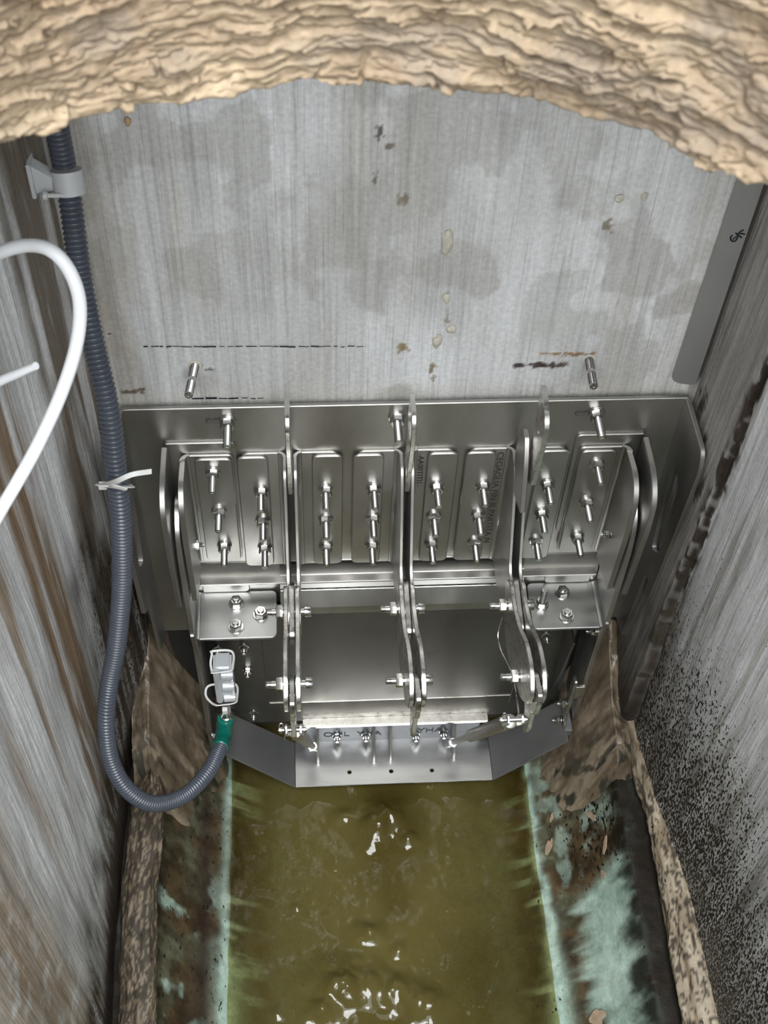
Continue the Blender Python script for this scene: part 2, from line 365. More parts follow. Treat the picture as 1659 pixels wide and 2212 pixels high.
cj = .156 + (fbm(Zg * 14, Zg * 0, 104) - .5) * .014 + (fbm(Zg * 70, Zg * 0, 108) - .5) * .006
crk = np.exp(-((-Yg - cj) / .0032) ** 4)
Xw = .4195 + .022 * (Zg - 1.0) + (.010 - .022 * (Zg - 1.0)) * sstep(-.004, .004, -Yg - cj) + .036 * sstep(.16, .55, -Yg) + crk * .003
Xw = Xw + (fbm(Yg * 8, Zg * 4, 93) - .5) * .006 + (fbm(Yg * 60, Zg * 6, 95) - .5) * .003
V = np.stack([Xw, Yj, Zg], -1)
st = fbm(Yg * 60, Zg * 3.5, 97); fr = sstep(.0, .006, -Yg - cj)
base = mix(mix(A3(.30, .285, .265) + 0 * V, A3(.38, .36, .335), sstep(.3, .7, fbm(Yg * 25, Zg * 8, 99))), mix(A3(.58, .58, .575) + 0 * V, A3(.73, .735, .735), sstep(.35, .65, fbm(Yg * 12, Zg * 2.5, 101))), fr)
base = mix(base, A3(.33, .30, .26), fr * sstep(.52, .68, st) * .7)
base = mix(base, A3(.045, .034, .028), np.clip(np.exp(-((-Yg - cj) / .014) ** 2) * 1.3 * sstep(.47, .60, fbm(Yg * 70, Zg * 34, 103, 5)), 0, 1))
base = mix(base, A3(.02, .015, .012), np.clip(crk * (.55 + .45 * sstep(.35, .5, fbm(Yg * 60, Zg * 30, 106))), 0, 1))
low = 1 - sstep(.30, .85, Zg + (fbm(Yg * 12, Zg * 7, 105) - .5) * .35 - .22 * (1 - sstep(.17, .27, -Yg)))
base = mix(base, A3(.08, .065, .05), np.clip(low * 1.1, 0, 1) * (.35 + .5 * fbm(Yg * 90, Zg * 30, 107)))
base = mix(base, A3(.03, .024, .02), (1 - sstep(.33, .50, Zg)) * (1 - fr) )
for py_, pz_, r_, s_ in [(-.03, 1.0, (.016, .03), 3), (-.10, .86, (.01, .012), 5), (-.08, .98, (.008, .012), 6), (-.12, .92, (.01, .03), 8)]:
    base = mix(base, A3(.04, .03, .024), stain(0, 0, Yg, Zg, (py_, pz_), r_, s_) * .9)
spk = fr * (.26 * (1 - sstep(.34, 1.0, Zg + (fbm(Yg * 10, Zg * 6, 109) - .5) * .3)) + .07 * (1 - sstep(.9, 1.2, Zg)))
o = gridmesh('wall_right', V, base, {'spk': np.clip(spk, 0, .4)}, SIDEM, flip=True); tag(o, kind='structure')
# front wall (behind the viewer)
xs = np.linspace(-.47, .50, 24); zs2 = np.linspace(-.1, 1.90, 40); Xg, Zg = np.meshgrid(xs, zs2, indexing='ij')
V = np.stack([Xg, -2.4 + 0 * Xg, Zg], -1); base = mix(A3(.38, .37, .35) + 0 * V, A3(.50, .49, .48), fbm(Xg * 8, Zg * 3, 111))
o = gridmesh('wall_front', V, base, {'spk': 0}, SIDEM, flip=True); tag(o, kind='structure')
# channel floor: half-round lining with narrow shoulders
ZC, RC, XC = .37, .419, -.012
def arcz(x): return ZC - math.sqrt(max(1e-6, RC ** 2 - (x - XC) ** 2))
thm = math.asin(.402 / RC)
th = np.linspace(-thm, thm, 300); ax = XC + RC * np.sin(th); az = ZC - RC * np.cos(th)
shl = np.linspace(-.52, ax[0] - .004, 26); shr = np.linspace(ax[-1] + .004, .53, 28); PX = np.concatenate([shl, ax, shr]); PZ = np.concatenate([az[0] + .005 + 0 * shl, az, az[-1] + .005 + 0 * shr])
yf = np.concatenate([np.arange(0, .85, .004), np.linspace(.85, 2.4, 40)[1:]])
Yg, Xg = np.meshgrid(-yf, PX, indexing='ij'); Zg = np.broadcast_to(PZ, Xg.shape)
V = np.stack([Xg, Yg, Zg + (fbm(Xg * 20, Yg * 20, 121) - .5) * .005], -1)
sl = fbm(Xg * 14, Yg * 60, 123); bl = fbm(Xg * 20, Yg * 17, 125, 6); sp_ = fbm(Xg * 70, Yg * 60, 127)
mint = mix(A3(.31, .42, .345) + 0 * V, A3(.40, .51, .43), sstep(.3, .7, bl))
brown = mix(A3(.040, .026, .012) + 0 * V, A3(.090, .062, .030), sstep(.3, .7, fbm(Xg * 50, Yg * 40, 129)))
olive = mix(A3(.055, .052, .030) + 0 * V, A3(.12, .12, .075), sstep(.3, .7, sp_))
jag = (sl - .5) * .10
# right side stain map
d = -Yg
r_line = (.35 + .65 * sstep(.30, .55, np.maximum(fbm(Xg * 60, Yg * 40, 130), d * 1.2))) * np.exp(-((Xg - .268 - .012 * d + (fbm(Xg * 4, Yg * 14, 131) - .5) * .02) / (.007 + .011 * sstep(.35, .6, d))) ** 2)
r_big = sstep(.318 - .02, .318 + .012, Xg + jag * .6 - .01) * (1 - sstep(.388, .402, Xg + jag * .45)) * sstep(.36, .40, d + (Xg - .35) * .9 + (bl - .5) * .05)
r_mid = sstep(.26, .30, Xg) * (1 - sstep(.34, .40, d)) * sstep(.50, .66, fbm(Xg * 45, Yg * 30, 133)) * .50
r_fing = sstep(.55, .66, fbm(Xg * 5, Yg * 45, 135)) * sstep(.20, .26, Xg) * (1 - sstep(.27, .29, Xg))
# left side
l_line = np.exp(-((Xg + .300 + (fbm(Xg * 4, Yg * 9, 137) - .5) * .012) / .008) ** 2) * .55
l_spot = sstep(.60, .66, fbm(Xg * 22 + 5, Yg * 15, 139)) * (1 - sstep(-.33, -.30, Xg)) * sstep(.30, .36, d) * .9
l_low = np.exp(-((Xg + .288) / .030) ** 2) * sstep(.40, .48, d + (sp_ - .5) * .1) * .9
l_fing = sstep(.58, .68, fbm(Xg * 5, Yg * 40, 141)) * sstep(-.31, -.28, Xg) * (1 - sstep(-.25, -.22, Xg)) * .8
under = (1 - sstep(.19, .24, np.abs(Xg))) * .7
green = np.clip(r_line + r_big + r_mid + r_fing + l_line + l_spot + l_low + l_fing + under, 0, 1)
base = mix(mix(brown, olive, sstep(.42, .62, bl)), mint, green)
base = mix(base, A3(.011, .008, .0055), sstep(.378, .402, np.abs(Xg - XC) + (fbm(Xg * 45, Yg * 45, 143) - .5) * .05) * .95)
base = mix(base, A3(.03, .017, .012), np.exp(-((Xg + .335) / .016) ** 2) * .8 * sstep(.1, .2, d))
spk = .15 * sstep(.28, .36, Xg) * (1 - sstep(.34, .46, d)) + .09 - .09 * r_big + .05 * (Xg < -.3)
o = gridmesh('floor', V, base, {'spk': spk}, FLOORM, flip=False); tag(o, kind='structure')
# kerbs along both shoulders
def kerb(name, xc, zc, rx, rz, y0, y1, seed, light, dkx=0):
    ph = np.linspace(-.15 * math.pi, 1.15 * math.pi, 44); yk = np.arange(y0, y1, .005); Y2, P2 = np.meshgrid(-yk, ph, indexing='ij')
    bul = 1 + (fbm(P2 * 2, Y2 * 12, seed) - .5) * .45 + (fbm(P2 * 8, Y2 * 60, seed + 1) - .5) * .18
    end = np.sqrt(np.clip((-Y2 - y0) / .05, 0.05, 1))
    wv = (fbm(Y2 * 5, Y2 * 0, seed + 2) - .5) * .02
    Vk = np.stack([xc(-Y2) + wv + np.cos(P2) * rx * bul * end, Y2, zc(-Y2) + np.sin(P2) * rz * bul * end], -1)
    n1 = fbm(P2 * 6, Y2 * 70, seed + 3); n2 = fbm(P2 * 16, Y2 * 170, seed + 4)
    c = mix(A3(*light) + 0 * Vk, A3(light[0] * .62, light[1] * .58, light[2] * .52), sstep(.4, .65, fbm(P2 * 3, Y2 * 22, seed + 5)))
    dk = sstep(.47 + dkx, .55 + dkx, (n1 - .5) * .75 + .5 + (n2 - .5) * .85) * sstep(.12, .26, -Y2)
    c = mix(c, A3(.028, .022, .016), dk * .86)
    c = mix(c, A3(.16, .115, .075), (1 - sstep(.06, .24, -Y2)) * .85)
    ob = gridmesh(name, Vk, c, {'spk': .10 * sstep(y0 + .15, y0 + .3, -Y2)}, TRIMM, flip=False); tag(ob, kind='structure'); return ob
kerb('trim_1', lambda d: .448 + .035 * np.minimum(d, .4), lambda d: .285 + 0 * d, .034, .036, .0, 2.39, 151, (.42, .35, .255), .06)
kerb('trim_2', lambda d: -.418 + .0 * d, lambda d: .278 + 0 * d, .028, .016, .20, 2.39, 161, (.22, .175, .12), -.08)
# ceiling slab at the back, cut by the round opening; ring wall above it
RCX, RCY, RR, RZ = -.1135, -.867, .334, 1.842
mb = MB(); arc = [(RCX + (RR + .045) * math.cos(a), RCY + (RR + .045) * math.sin(a)) for a in np.linspace(0, math.pi, 40)]
mb.xy(1.98, .10, [(.52, .05), (-.52, .05), (-.52, RCY)] + arc[::-1] + [(.52, RCY)], 0)
o = mb.build('ceiling', plain('grey_slab', (.30, .29, .27), .85, .15, 20, .3), None, False); tag(o, kind='structure')
ta = np.linspace(-.02, math.pi + .02, 820); hv = np.concatenate([np.linspace(-.055, -.002, 22), np.arange(0, .125, .0011), np.linspace(.126, .42, 50)])
T2, H2 = np.meshgrid(ta, hv, indexing='ij'); S2 = T2 * RR
wx = S2 * 11; wz = H2
w1 = (fbm(S2 * 16, H2 * 24, 171) - .5) * 3.2; w2 = (fbm(S2 * 44, H2 * 30, 172) - .5) * 2.0
h1 = vnoise(S2 * 27 + w2, H2 * 215 + w1 * 1.5 + w2, 173); h2 = vnoise(S2 * 52 + w1, H2 * 320 + w1 * 1.8 - w2, 174)
rg = 1 - np.abs(2 * (h1 * .62 + h2 * .38) - 1); rg = sstep(.35, 1.0, rg); low_ = sstep(.30, .70, h1)
amp = (.45 + .75 * sstep(.3, .65, fbm(S2 * 22, H2 * 30, 175))) * (.60 + .40 * (1 - sstep(1.7, 2.5, T2)))
cv = 1 - sstep(.0, .30, np.abs(2 * h1 - 1)); cv2 = 1 - sstep(.0, .25, np.abs(2 * h2 - 1))
dsp = (((low_ * .60 + rg * .15 - cv * .75 - cv2 * .30 + .5) * .0082 + (fbm(S2 * 20, H2 * 60, 176) - .5) * .006) * amp + (fbm(S2 * 60, H2 * 90, 177) - .5) * .005 + (fbm(S2 * 240, H2 * 300, 179) - .5) * .0018)
edge = np.clip(-H2 / .055, 0, 1); Rr = RR - dsp + .004 + edge * .075
zz = RZ + H2 * (H2 > 0) - .004 * np.sin(edge * 3.1) + (fbm(S2 * 40, H2 * 0 + 3, 181) - .5) * .007 * (1 - sstep(0, .03, H2)) + edge * .03
V = np.stack([RCX + Rr * np.cos(T2), RCY + Rr * np.sin(T2), zz], -1)
tn = fbm(S2 * 14, H2 * 22, 183)
c = mix(A3(.215, .156, .098) + 0 * V, A3(.300, .228, .146), sstep(.3, .7, tn))
c = mix(c, A3(.30, .18, .095), sstep(.55, .75, fbm(S2 * 8, H2 * 10, 185)) * sstep(1.6, 2.4, T2) * .6)
c = mix(c, A3(.17, .14, .11), sstep(.50, .72, fbm(S2 * 26, H2 * 40, 187)) * .5 * (1 - sstep(1.9, 2.4, T2)))
ring = gridmesh('mortar_ring', V, c, {}, RINGM, flip=True)
mb = MB(); ro = [(RCX + (RR + .075) * math.cos(a), RCY + (RR + .075) * math.sin(a)) for a in np.linspace(0, math.pi, 40)]
ri = [(RCX + (RR + .012) * math.cos(a), RCY + (RR + .012) * math.sin(a)) for a in np.linspace(0, math.pi, 40)]
mb.xy(RZ + .42, .40, ro + ri[::-1], 0); mb.build('ring_backing', RINGM, ring, False)
tag(ring, 'rough rippled tan mortar ring arching across the top of the shaft', 'mortar ring')
# ================================================================== WATER
WZ = .06
xs = np.arange(-.318, .3151, .0042); ys = np.concatenate([np.arange(.0, .86, .0042), np.linspace(.87, 2.38, 90)])
Yg, Xg = np.meshgrid(-ys, xs, indexing='ij')
hf = (fbm(Xg * 10, Yg * 8, 191) - .5) * .013 + (fbm(Xg * 30, Yg * 24, 193) - .5) * .0062
for px, py, hh, rr in [(820, 1770, .016, .046), (885, 1815, .007, .018), (740, 1765, .006, .016), (795, 2018, .009, .024), (862, 2050, .006, .015), (745, 2130, .018, .055), (860, 2140, .012, .035), (915, 2170, .014, .032), (690, 2185, .009, .024), (600, 2190, .004, .01), (640, 1960, .003, .008)]:
    p = at(px, py, z=WZ); hf += hh * np.exp(-(((Xg - p.x) / rr) ** 2 + ((Yg - p.y) / (rr * .8)) ** 2)) * (.9 + 1.3 * fbm(Xg * 45, Yg * 45, 195))
hf *= (1 - sstep(.20, .30, np.abs(Xg + .012)))
V = np.stack([Xg, Yg, WZ + hf], -1)
dep = np.clip(WZ - (ZC - np.sqrt(np.clip(RC ** 2 - (Xg - XC) ** 2, 0, 1))), 0, 1) + (fbm(Xg * 6, Yg * 40, 197) - .5) * .008
c = mix(A3(.048, .036, .008) + 0 * V, A3(.082, .066, .019), sstep(.3, .7, fbm(Xg * 5, Yg * 4, 199)))
o = gridmesh('water', V, c, {'depth': np.clip(1 - np.exp(-np.clip(dep, 0, 1) * 19), 0, .985)}, WATERM, flip=False)
tag(o, 'murky olive brown water rippling along the channel floor', 'water', kind='stuff')
# ================================================================== MUD
def mud(name, y0, y1, fx, label, seed, right):
    u = np.linspace(0, 1, 110); yk = np.linspace(y0, y1, 120); U, D = np.meshgrid(u, yk, indexing='ij')
    f = (D - y0) / (y1 - y0); lo = fx[0] * (1 - f) + fx[1] * f + (fbm(D * 14, D * 0, seed) - .5) * .05
    hi = (.432 if right else -.445) + 0 * D
    x = hi + (lo - hi) * U
    zf = np.where(np.abs(x - XC) < .402, ZC - np.sqrt(np.clip(RC ** 2 - (x - XC) ** 2, 1e-4, 1)), .257)
    th_ = (.085 * np.clip(1 - f, 0, 1) ** 4 * np.clip(1 - U * 1.4, 0, 1) if right else 0) + fx[2] * np.clip(1 - f, 0, 1) ** .9 * (np.sqrt(np.clip(1 - U, 0, 1)) * (1 - .2 * U) if not right else np.sqrt(np.clip(4 * U * (1 - U), 0, 1)) * .8 + .15 * (1 - U)) + .035 * np.exp(-((np.abs(x - XC) - .395) / .035) ** 2)
    bump_ = (fbm(x * 22, D * 16, seed + 1) - .5) * .04 + (fbm(x * 70, D * 40, seed + 2) - .5) * .016
    fade = np.clip((np.minimum(1 - U, 1 - f) + (fbm(x * 18, D * 18, seed + 6) - .5) * .7) * 5 - .1, -1, 1) * np.clip(np.minimum(1 - U, 1 - f) * 12, 0, 1)
    z = zf - .006 + np.where(fade > 0, (th_ + bump_ * .9 + .012) * np.sqrt(np.abs(fade)), -.01)
    Vm = np.stack([x, -D, z], -1)
    c = mix(A3(.13, .098, .065) + 0 * Vm, A3(.25, .20, .14), sstep(.32, .68, fbm(x * 30, D * 60, seed + 3)))
    c = mix(c, A3(.035, .035, .028), sstep(.53, .62, fbm(x * 60, D * 50, seed + 4)) * sstep(.45, .9, np.maximum(f, U)))
    ob = gridmesh(name, Vm, c, {'spk': .05 * f}, MUDM, flip=not right); tag(ob, label, 'mud', kind='stuff'); return ob
mud('mud', .004, .26, (-.27, -.36, .17), 'lumpy brown mud on the left shoulder below the grey conduit', 201, False)
mud('mud', .004, .25, (.27, .31, .10), 'smooth wet brown mud on the right shoulder beside the steel gate', 211, True)
# ================================================================== PIPE MOUTH BEHIND THE GATE
mb = MB(); PCZ = .415
oc = [(.012 + .395 * math.cos(a), PCZ + .395 * math.sin(a)) for a in np.linspace(-.45, math.pi + .45, 72)]
mb.xz(-.0045, .0085, oc, .001); pipe = mb.build('pipe_collar', BLACK)
tag(pipe, 'dark round pipe collar on the back wall behind the steel gate', 'pipe collar')
# ================================================================== FLAP GATE
gate = empty('flap_gate', (0.01, 0, .10), 'stainless steel flap gate bolted to the grey back wall above the water', 'flap gate')
YP = -.0205          # front of mounting plate
mb = MB(); mb.xz(-.0135, .007, rounded([(-.393, .44), (.405, .44), (.405, 1.000), (-.393, .998)], [.0, .0, .004, .014]), .001)
plate = mb.build('mounting_plate', STEEL, gate)
cs = []
for cx, cz in ((-.262, .973), (.258, .973)):
    c = MB().xz(.01, .06, rounded([(cx - .013, cz - .006), (cx + .013, cz - .006), (cx + .013, cz + .006), (cx - .013, cz + .006)], .006), 0).build('c', None, None, False); cs.append(c)
c = MB().xz(.01, .06, [(-.27, .10), (.29, .10), (.29, .55), (-.27, .55)], 0).build('c', None, None, False); cs.append(c)
cut(plate, cs)
# --- bolt kinds (local +Z points out of the plate)
def bolt_mesh(name, r_w, af, h_nut, r_s, l_s, thread=True, washers=2, n=20):
    mb = MB(); h = 0
    for k in range(washers):
        rr = r_w * (1 - .06 * k); t = .0019
        mb.lathe([(rr - .0005, h), (rr, h + .0004), (rr, h + t - .0004), (rr - .0005, h + t)], (0, 0, 0), (0, 0, 1), 28); h += t
    R6 = af / math.sqrt(3)
    mb.lathe([(R6, h), (R6, h + h_nut * .82), (R6 * .88, h + h_nut)], (0, 0, 0), (0, 0, 1), 6); h0 = h; h += h_nut
    if l_s:
        pr = [(r_s, h0)]; z = h; 
        if thread:
            k = 0
            while z < h + l_s - .002:
                pr += [(r_s * .90, z), (r_s, z + .0006)]; z += .0013
        pr += [(r_s, h + l_s - .0012), (r_s * .82, h + l_s), (r_s * .35, h + l_s), (r_s * .3, h + l_s - .001)]
        mb.lathe(pr, (0, 0, 0), (0, 0, 1), n)
    me_o = mb.build(name, BOLT); me = me_o.data; bpy.data.objects.remove(me_o); return me
ME_STUD = bolt_mesh('stud', .0115, .0168, .0095, .0052, .027)
ME_ANCH = bolt_mesh('anchor', .0125, .0185, .010, .0060, .034)
ME_HEX = bolt_mesh('hex', .0125, .0180, .010, .0054, .003, washers=1)
ME_SMALL = bolt_mesh('small', .0085, .0125, .007, .0038, .007, washers=1)
def put(name, me, loc, d, parent, roll=0):
    o = bpy.data.objects.new(name, me); COL.objects.link(o); setpar(o, parent)
    q = Vector(d).to_track_quat('Z', 'Y'); o.rotation_mode = 'QUATERNION'; o.rotation_quaternion = q @ Matrix.Rotation(roll, 3, 'Z').to_quaternion(); o.location = loc
    return o
FW = (0, -1, 0)
for x, z in ((-.244, .971), (-.008, .973), (.276, .973)): put('anchor_bolt', ME_ANCH, (x, YP, z), FW, plate, random.random())
# --- side wings of the mounting plate
for s, xe in ((-1, -.393), (1, .405)):
    mb = MB(); out = rounded([(-.0205, 1.000), (-.036, .999), (-.108, .985), (-.118, .955), (-.104, .62), (-.084, .60), (-.082, .645), (-.070, .635), (-.058, .44), (-.0205, .44)], [0, .004, .012, .02, .003, .003, .003, .003, .003, 0])
    def lean(y): return xe + s * (.10 * (-.0205 - y) ) * -1 * -1
    b2 = bmesh.new(); vs = [b2.verts.new((xe + s * .085 * (-.0205 - p[0]), p[0], p[1])) for p in out]; f = b2.faces.new(vs)
    r = bmesh.ops.extrude_face_region(b2, geom=[f]); bmesh.ops.translate(b2, verts=[v for v in r['geom'] if isinstance(v, bmesh.types.BMVert)], vec=(-s * .0068, 0, 0))
    bmesh.ops.recalc_face_normals(b2, faces=b2.faces)
    bmesh.ops.bevel(b2, geom=[e for e in b2.edges if len(e.link_faces) == 2 and e.calc_face_angle() > .5], offset=.0008, segments=1, affect='EDGES')
    mb.add(b2); w = mb.build('side_wing', STEEL, gate)
    sl_ = MB().poly([Vector((xe - .06, p[0], p[1])) for p in rounded([(-.040, .90), (-.078, .875), (-.088, .72), (-.062, .70), (-.052, .78)], .012)], (.12, 0, 0), 0).build('c', None, None, False)
    cut(w, [sl_])
# --- clamp brackets: base, bend and upright fin, a slotted tab under three studs
TF = .0052; HG = .0076
FIN = rounded([(-.030, .905), (-.058, .902), (-.070, .880), (-.126, .752), (-.150, .742), (-.195, .752), (-.215, .735), (-.200, .690), (-.150, .655), (-.060, .625), (-.030, .635)],
              [.0, .012, .008, .012, .012, .01, .012, .012, .012, .012, 0])
ZT, ZB = .905, .632
def bracket(xf, s, bolts, fin, zt=ZT, zb=ZB, wide=.062, tab=(.024, .069), bz=(.828, .757, .687), bx=None, sb=None, YP=YP, TF=TF):
    """xf fin plane, s side the base lies on"""
    mb = MB(); R = .009; yb = YP - .004
    mb.yz(xf, TF, fin, .0008)
    # base
    x0 = xf + s * R; x1 = xf + s * wide
    pts = rounded([(x0, zb), (x1, zb), (x1, zt), (x0, zt)], [0, .010, .010, 0])
    mb.xz(YP, .004, pts, .0008)
    # bend
    n = 7; oc_ = []; ic = []
    for k in range(n + 1):
        a = math.pi / 2 * k / n
        oc_.append((x0 - s * (R + TF / 2) * math.sin(a), YP - (R + TF / 2) + (R + TF / 2) * math.cos(a) + .0))
        ic.append((x0 - s * (R - TF / 2) * math.sin(a), YP - .004 - (R - TF / 2) + (R - TF / 2) * math.cos(a) + .0))
    mb.poly([Vector((p[0], p[1], zb)) for p in oc_ + ic[::-1]], (0, 0, zt - zb), .0)
    br = mb.build('clamp_bracket', STEEL, gate)
    ta_, tb_ = xf + s * tab[0], xf + s * tab[1]
    t_ = MB().xz(yb, .0050, rounded([(ta_, zb + .004), (tb_, zb + .004), (tb_, zt - .003), (ta_, zt - .003)], .011), .0014).build('backing_tab', STEEL, br)
    for i, z in enumerate(bz):
        x = xf + s * bx
        put('stud_bolt', ME_STUD, (x + (sb or 0) * i, yb - .0050, z), FW, br, random.random())
    return br
PAIRS = ((-.160, (-.2045, -.109)), (.008, (-.037, .057)), (.172, (.126, .224)))
for xc, (bl_, br_) in PAIRS:
    for s, bx in ((-1, bl_), (1, br_)):
        xf = xc + s * HG; b = bracket(xf, s, 3, FIN, bx=abs(bx - xf))
        if xc == .172 and s == -1: TXT_BR = b
        if xc == .008 and s == 1: TXT_BM = b
SFI = rounded([(-.030, .905), (-.085, .912), (-.112, .890), (-.118, .830), (-.112, .66), (-.030, .64)], [0, .02, .022, .03, .006, 0])
SFO = rounded([(-.030, .930), (-.098, .930), (-.130, .905), (-.136, .850), (-.126, .665), (-.030, .655)], [0, .02, .022, .03, .004, 0])
for s, xi, xo, bx, sb in ((-1, -.3125, -.336, -.2715, .0025), (1, .333, .3535, .2895, -.001)):
    bracket(xi, -s, 3, SFI, zt=.908, zb=.655, wide=.072, tab=(.016, .070), bz=(.878, .788, .700), bx=abs(bx - xi), sb=sb, YP=YP - .0043, TF=.0085)
    mb = MB(); mb.yz(xo, .0085, SFO, .0009); mb.xz(YP, .004, rounded([(xo, .70), (xo - s * .10, .70), (xo - s * .10, .930), (xo, .930)], [0, .01, .01, .004]), .0008)
    ob = mb.build('clamp_bracket', STEEL, gate)
    put('pin_bolt', ME_SMALL, (xi - s * .003, -.062, .740), (-s, 0, 0), ob)
# --- stamped lettering
def text(body, size, mat, parent, mtx, name='stamped_lettering', sx=1.0, depth=.0):
    cu = bpy.data.curves.new(name, 'FONT'); cu.body = body; cu.size = size; cu.align_x = 'LEFT'; cu.space_character = 1.0; cu.extrude = .00012
    t = bpy.data.objects.new(name, cu); COL.objects.link(t); dg = bpy.context.evaluated_depsgraph_get(); dg.update()
    me = bpy.data.meshes.new_from_object(t.evaluated_get(dg)); bpy.data.objects.remove(t); bpy.data.curves.remove(cu)
    for v in me.vertices: v.co.x *= sx
    me.transform(mtx); me.materials.clear(); return link(name, me, mat, parent)
def downm(x, y, z): # text running down a wall facing -y, letter tops towards +x
    return Matrix(((0, 1, 0, x), (0, 0, -1, y), (-1, 0, 0, z), (0, 0, 0, 1)))
text('CEGAGLIA FIN III PARTITA N', .0135, STAMP, TXT_BR, downm(.1425, YP - .0044, .897), sx=1.28)
text('-AA00TITI1-', .0125, STAMP, TXT_BM, downm(.0265, YP - .0044, .897), sx=1.15)
# --- lifting lugs standing between the fins
LUG = rounded([(-.046, 1.048), (-.086, 1.050), (-.097, 1.036), (-.097, 1.000), (-.072, .868), (-.050, .868), (-.046, .95)], [.004, .010, .014, .02, .002, .002, .01])
LUGR = rounded([(-.076, 1.092), (-.105, 1.092), (-.134, 1.075), (-.136, 1.045), (-.122, .938), (-.085, .905), (-.080, .97), (-.085, 1.02)], [.003, .010, .014, .016, .004, .004, .01, .01])
for xc, pr in ((-.160, LUG), (.008, LUG), (.1765, LUGR)):
    mb = MB(); mb.yz(xc, .0068, pr, .0009); lg = mb.build('lifting_lug', CUT, gate)
    if pr is LUGR:
        cut(lg, [MB().lathe([(.006, -.02), (.006, .02)], (xc, -.110, 1.035), (1, 0, 0), 16).build('c', None, None, False)])
mb = MB(); mb.yz(.1665, .0075, rounded([(-.045, .92), (-.052, .985), (-.078, .998), (-.102, .965), (-.130, .885), (-.060, .86)], [.0, .02, .02, .02, .004, 0]), .0009); mb.build('lifting_lug', STEEL, gate)
# --- hinge arms reaching forward, two cheeks and an inner link each, on two pivot pins
ARM = rounded([(-.135, .735), (-.165, .765), (-.200, .757), (-.245, .772), (-.300, .812), (-.345, .818), (-.372, .795), (-.366, .760), (-.330, .715), (-.290, .700), (-.245, .670), (-.205, .660), (-.170, .680)],
              [.02, .02, .02, .03, .03, .025, .012, .012, .02, .02, .02, .02, .02])
LINK = rounded([(-.29, .735), (-.34, .800), (-.378, .806), (-.384, .786), (-.378, .752), (-.366, .742), (-.366, .690), (-.358, .664), (-.345, .664), (-.336, .70), (-.30, .70)], .006)
LINK2 = rounded([(-.12, .72), (-.15, .755), (-.195, .748), (-.235, .742), (-.225, .705), (-.17, .69)], .012)
def pin(x, y, z, parent):
    mb = MB()
    mb.lathe([(.0075, 0), (.0085, .0006), (.0085, .0095), (.0078, .0105), (.004, .0105), (.0035, .008)], (x + .018, y, z), (1, 0, 0), 24)
    mb.lathe([(.0055, -.030), (.0055, .0181)], (x, y, z), (1, 0, 0), 18)
    mb.lathe([(.0088, 0), (.0088, .0018)], (x - .0125, y, z), (-1, 0, 0), 24)
    mb.lathe([(.0102, .0018), (.0102, .0100), (.0090, .0115)], (x - .0125, y, z), (-1, 0, 0), 6)
    pr = [(.0052, .0115)]; h = .0115
    while h < .024: pr += [(.0047, h), (.0054, h + .0006)]; h += .0013
    pr += [(.0044, .026)]
    mb.lathe(pr, (x - .0125, y, z), (-1, 0, 0), 18); return mb.build('pivot_pin', BOLT, parent)
for k, xc in enumerate((-.163, .006, .170)):
    o0 = None
    for s in (-1, 1):
        o1 = MB().yz(xc + s * .0085, .0068, ARM, .0010).build('hinge_arm', CUT, gate); o0 = o0 or o1
    MB().yz(xc, .0072, LINK, .0009).build('hinge_link', CUT, gate); MB().yz(xc, .0080, LINK2, .0009).build('hinge_link', CUT, gate)
    pin(xc, -.172, .716, o0); pin(xc, -.305, .733, o0)
    if k == 2:   # wire along the right arm
        pts = catmull([(xc - .016, -.175, .690), (xc - .022, -.190, .665), (xc - .020, -.215, .66), (xc - .014, -.25, .672), (xc - .014, -.29, .70), (xc - .013, -.33, .70), (xc - .012, -.355, .685)], .004)
        sweep(MB(), pts, .0016, 8).build('locking_wire', BOLT, o0)
# --- frame cheeks and rails around the flap
CHK = rounded([(-.030, .83), (-.070, .862), (-.112, .835), (-.122, .78), (-.122, .575), (-.112, .54), (-.104, .20), (-.098, .135), (-.030, .135)], [0, .02, .025, .02, .01, .02, .01, .01, 0])
chk = []
for s, x in ((-1, -.3235), (1, .3425)):
    chk.append(MB().yz(x, .0080, CHK, .0009).build('frame_cheek', THICK, gate))
mb = MB(); prof = rounded([(-.0135, .640), (-.022, .636), (-.030, .612), (-.036, .606), (-.040, .600), (-.047, .592), (-.062, .560), (-.064, .545), (-.060, .545), (-.052, .563), (-.030, .590), (-.0135, .60)], .0015)
b_ = [Vector((-.184, p[0], p[1])) for p in prof]; mb.poly(b_, (.398, 0, 0), .0004)
mb.poly([Vector((-.318, p[0], p[1])) for p in [(-.0135, .640), (-.022, .636), (-.030, .612), (-.032, .600), (-.0135, .600)]], (.655, 0, 0), .0004)
mb.box((-.312, -.046, .606), (.332, -.026, .610), .0008); mb.build('top_rail', STEEL, gate)
mb = MB(); mb.box((-.184, -.050, .590), (.214, -.044, .5935), .001); mb.build('seal_strip', CUT, gate)
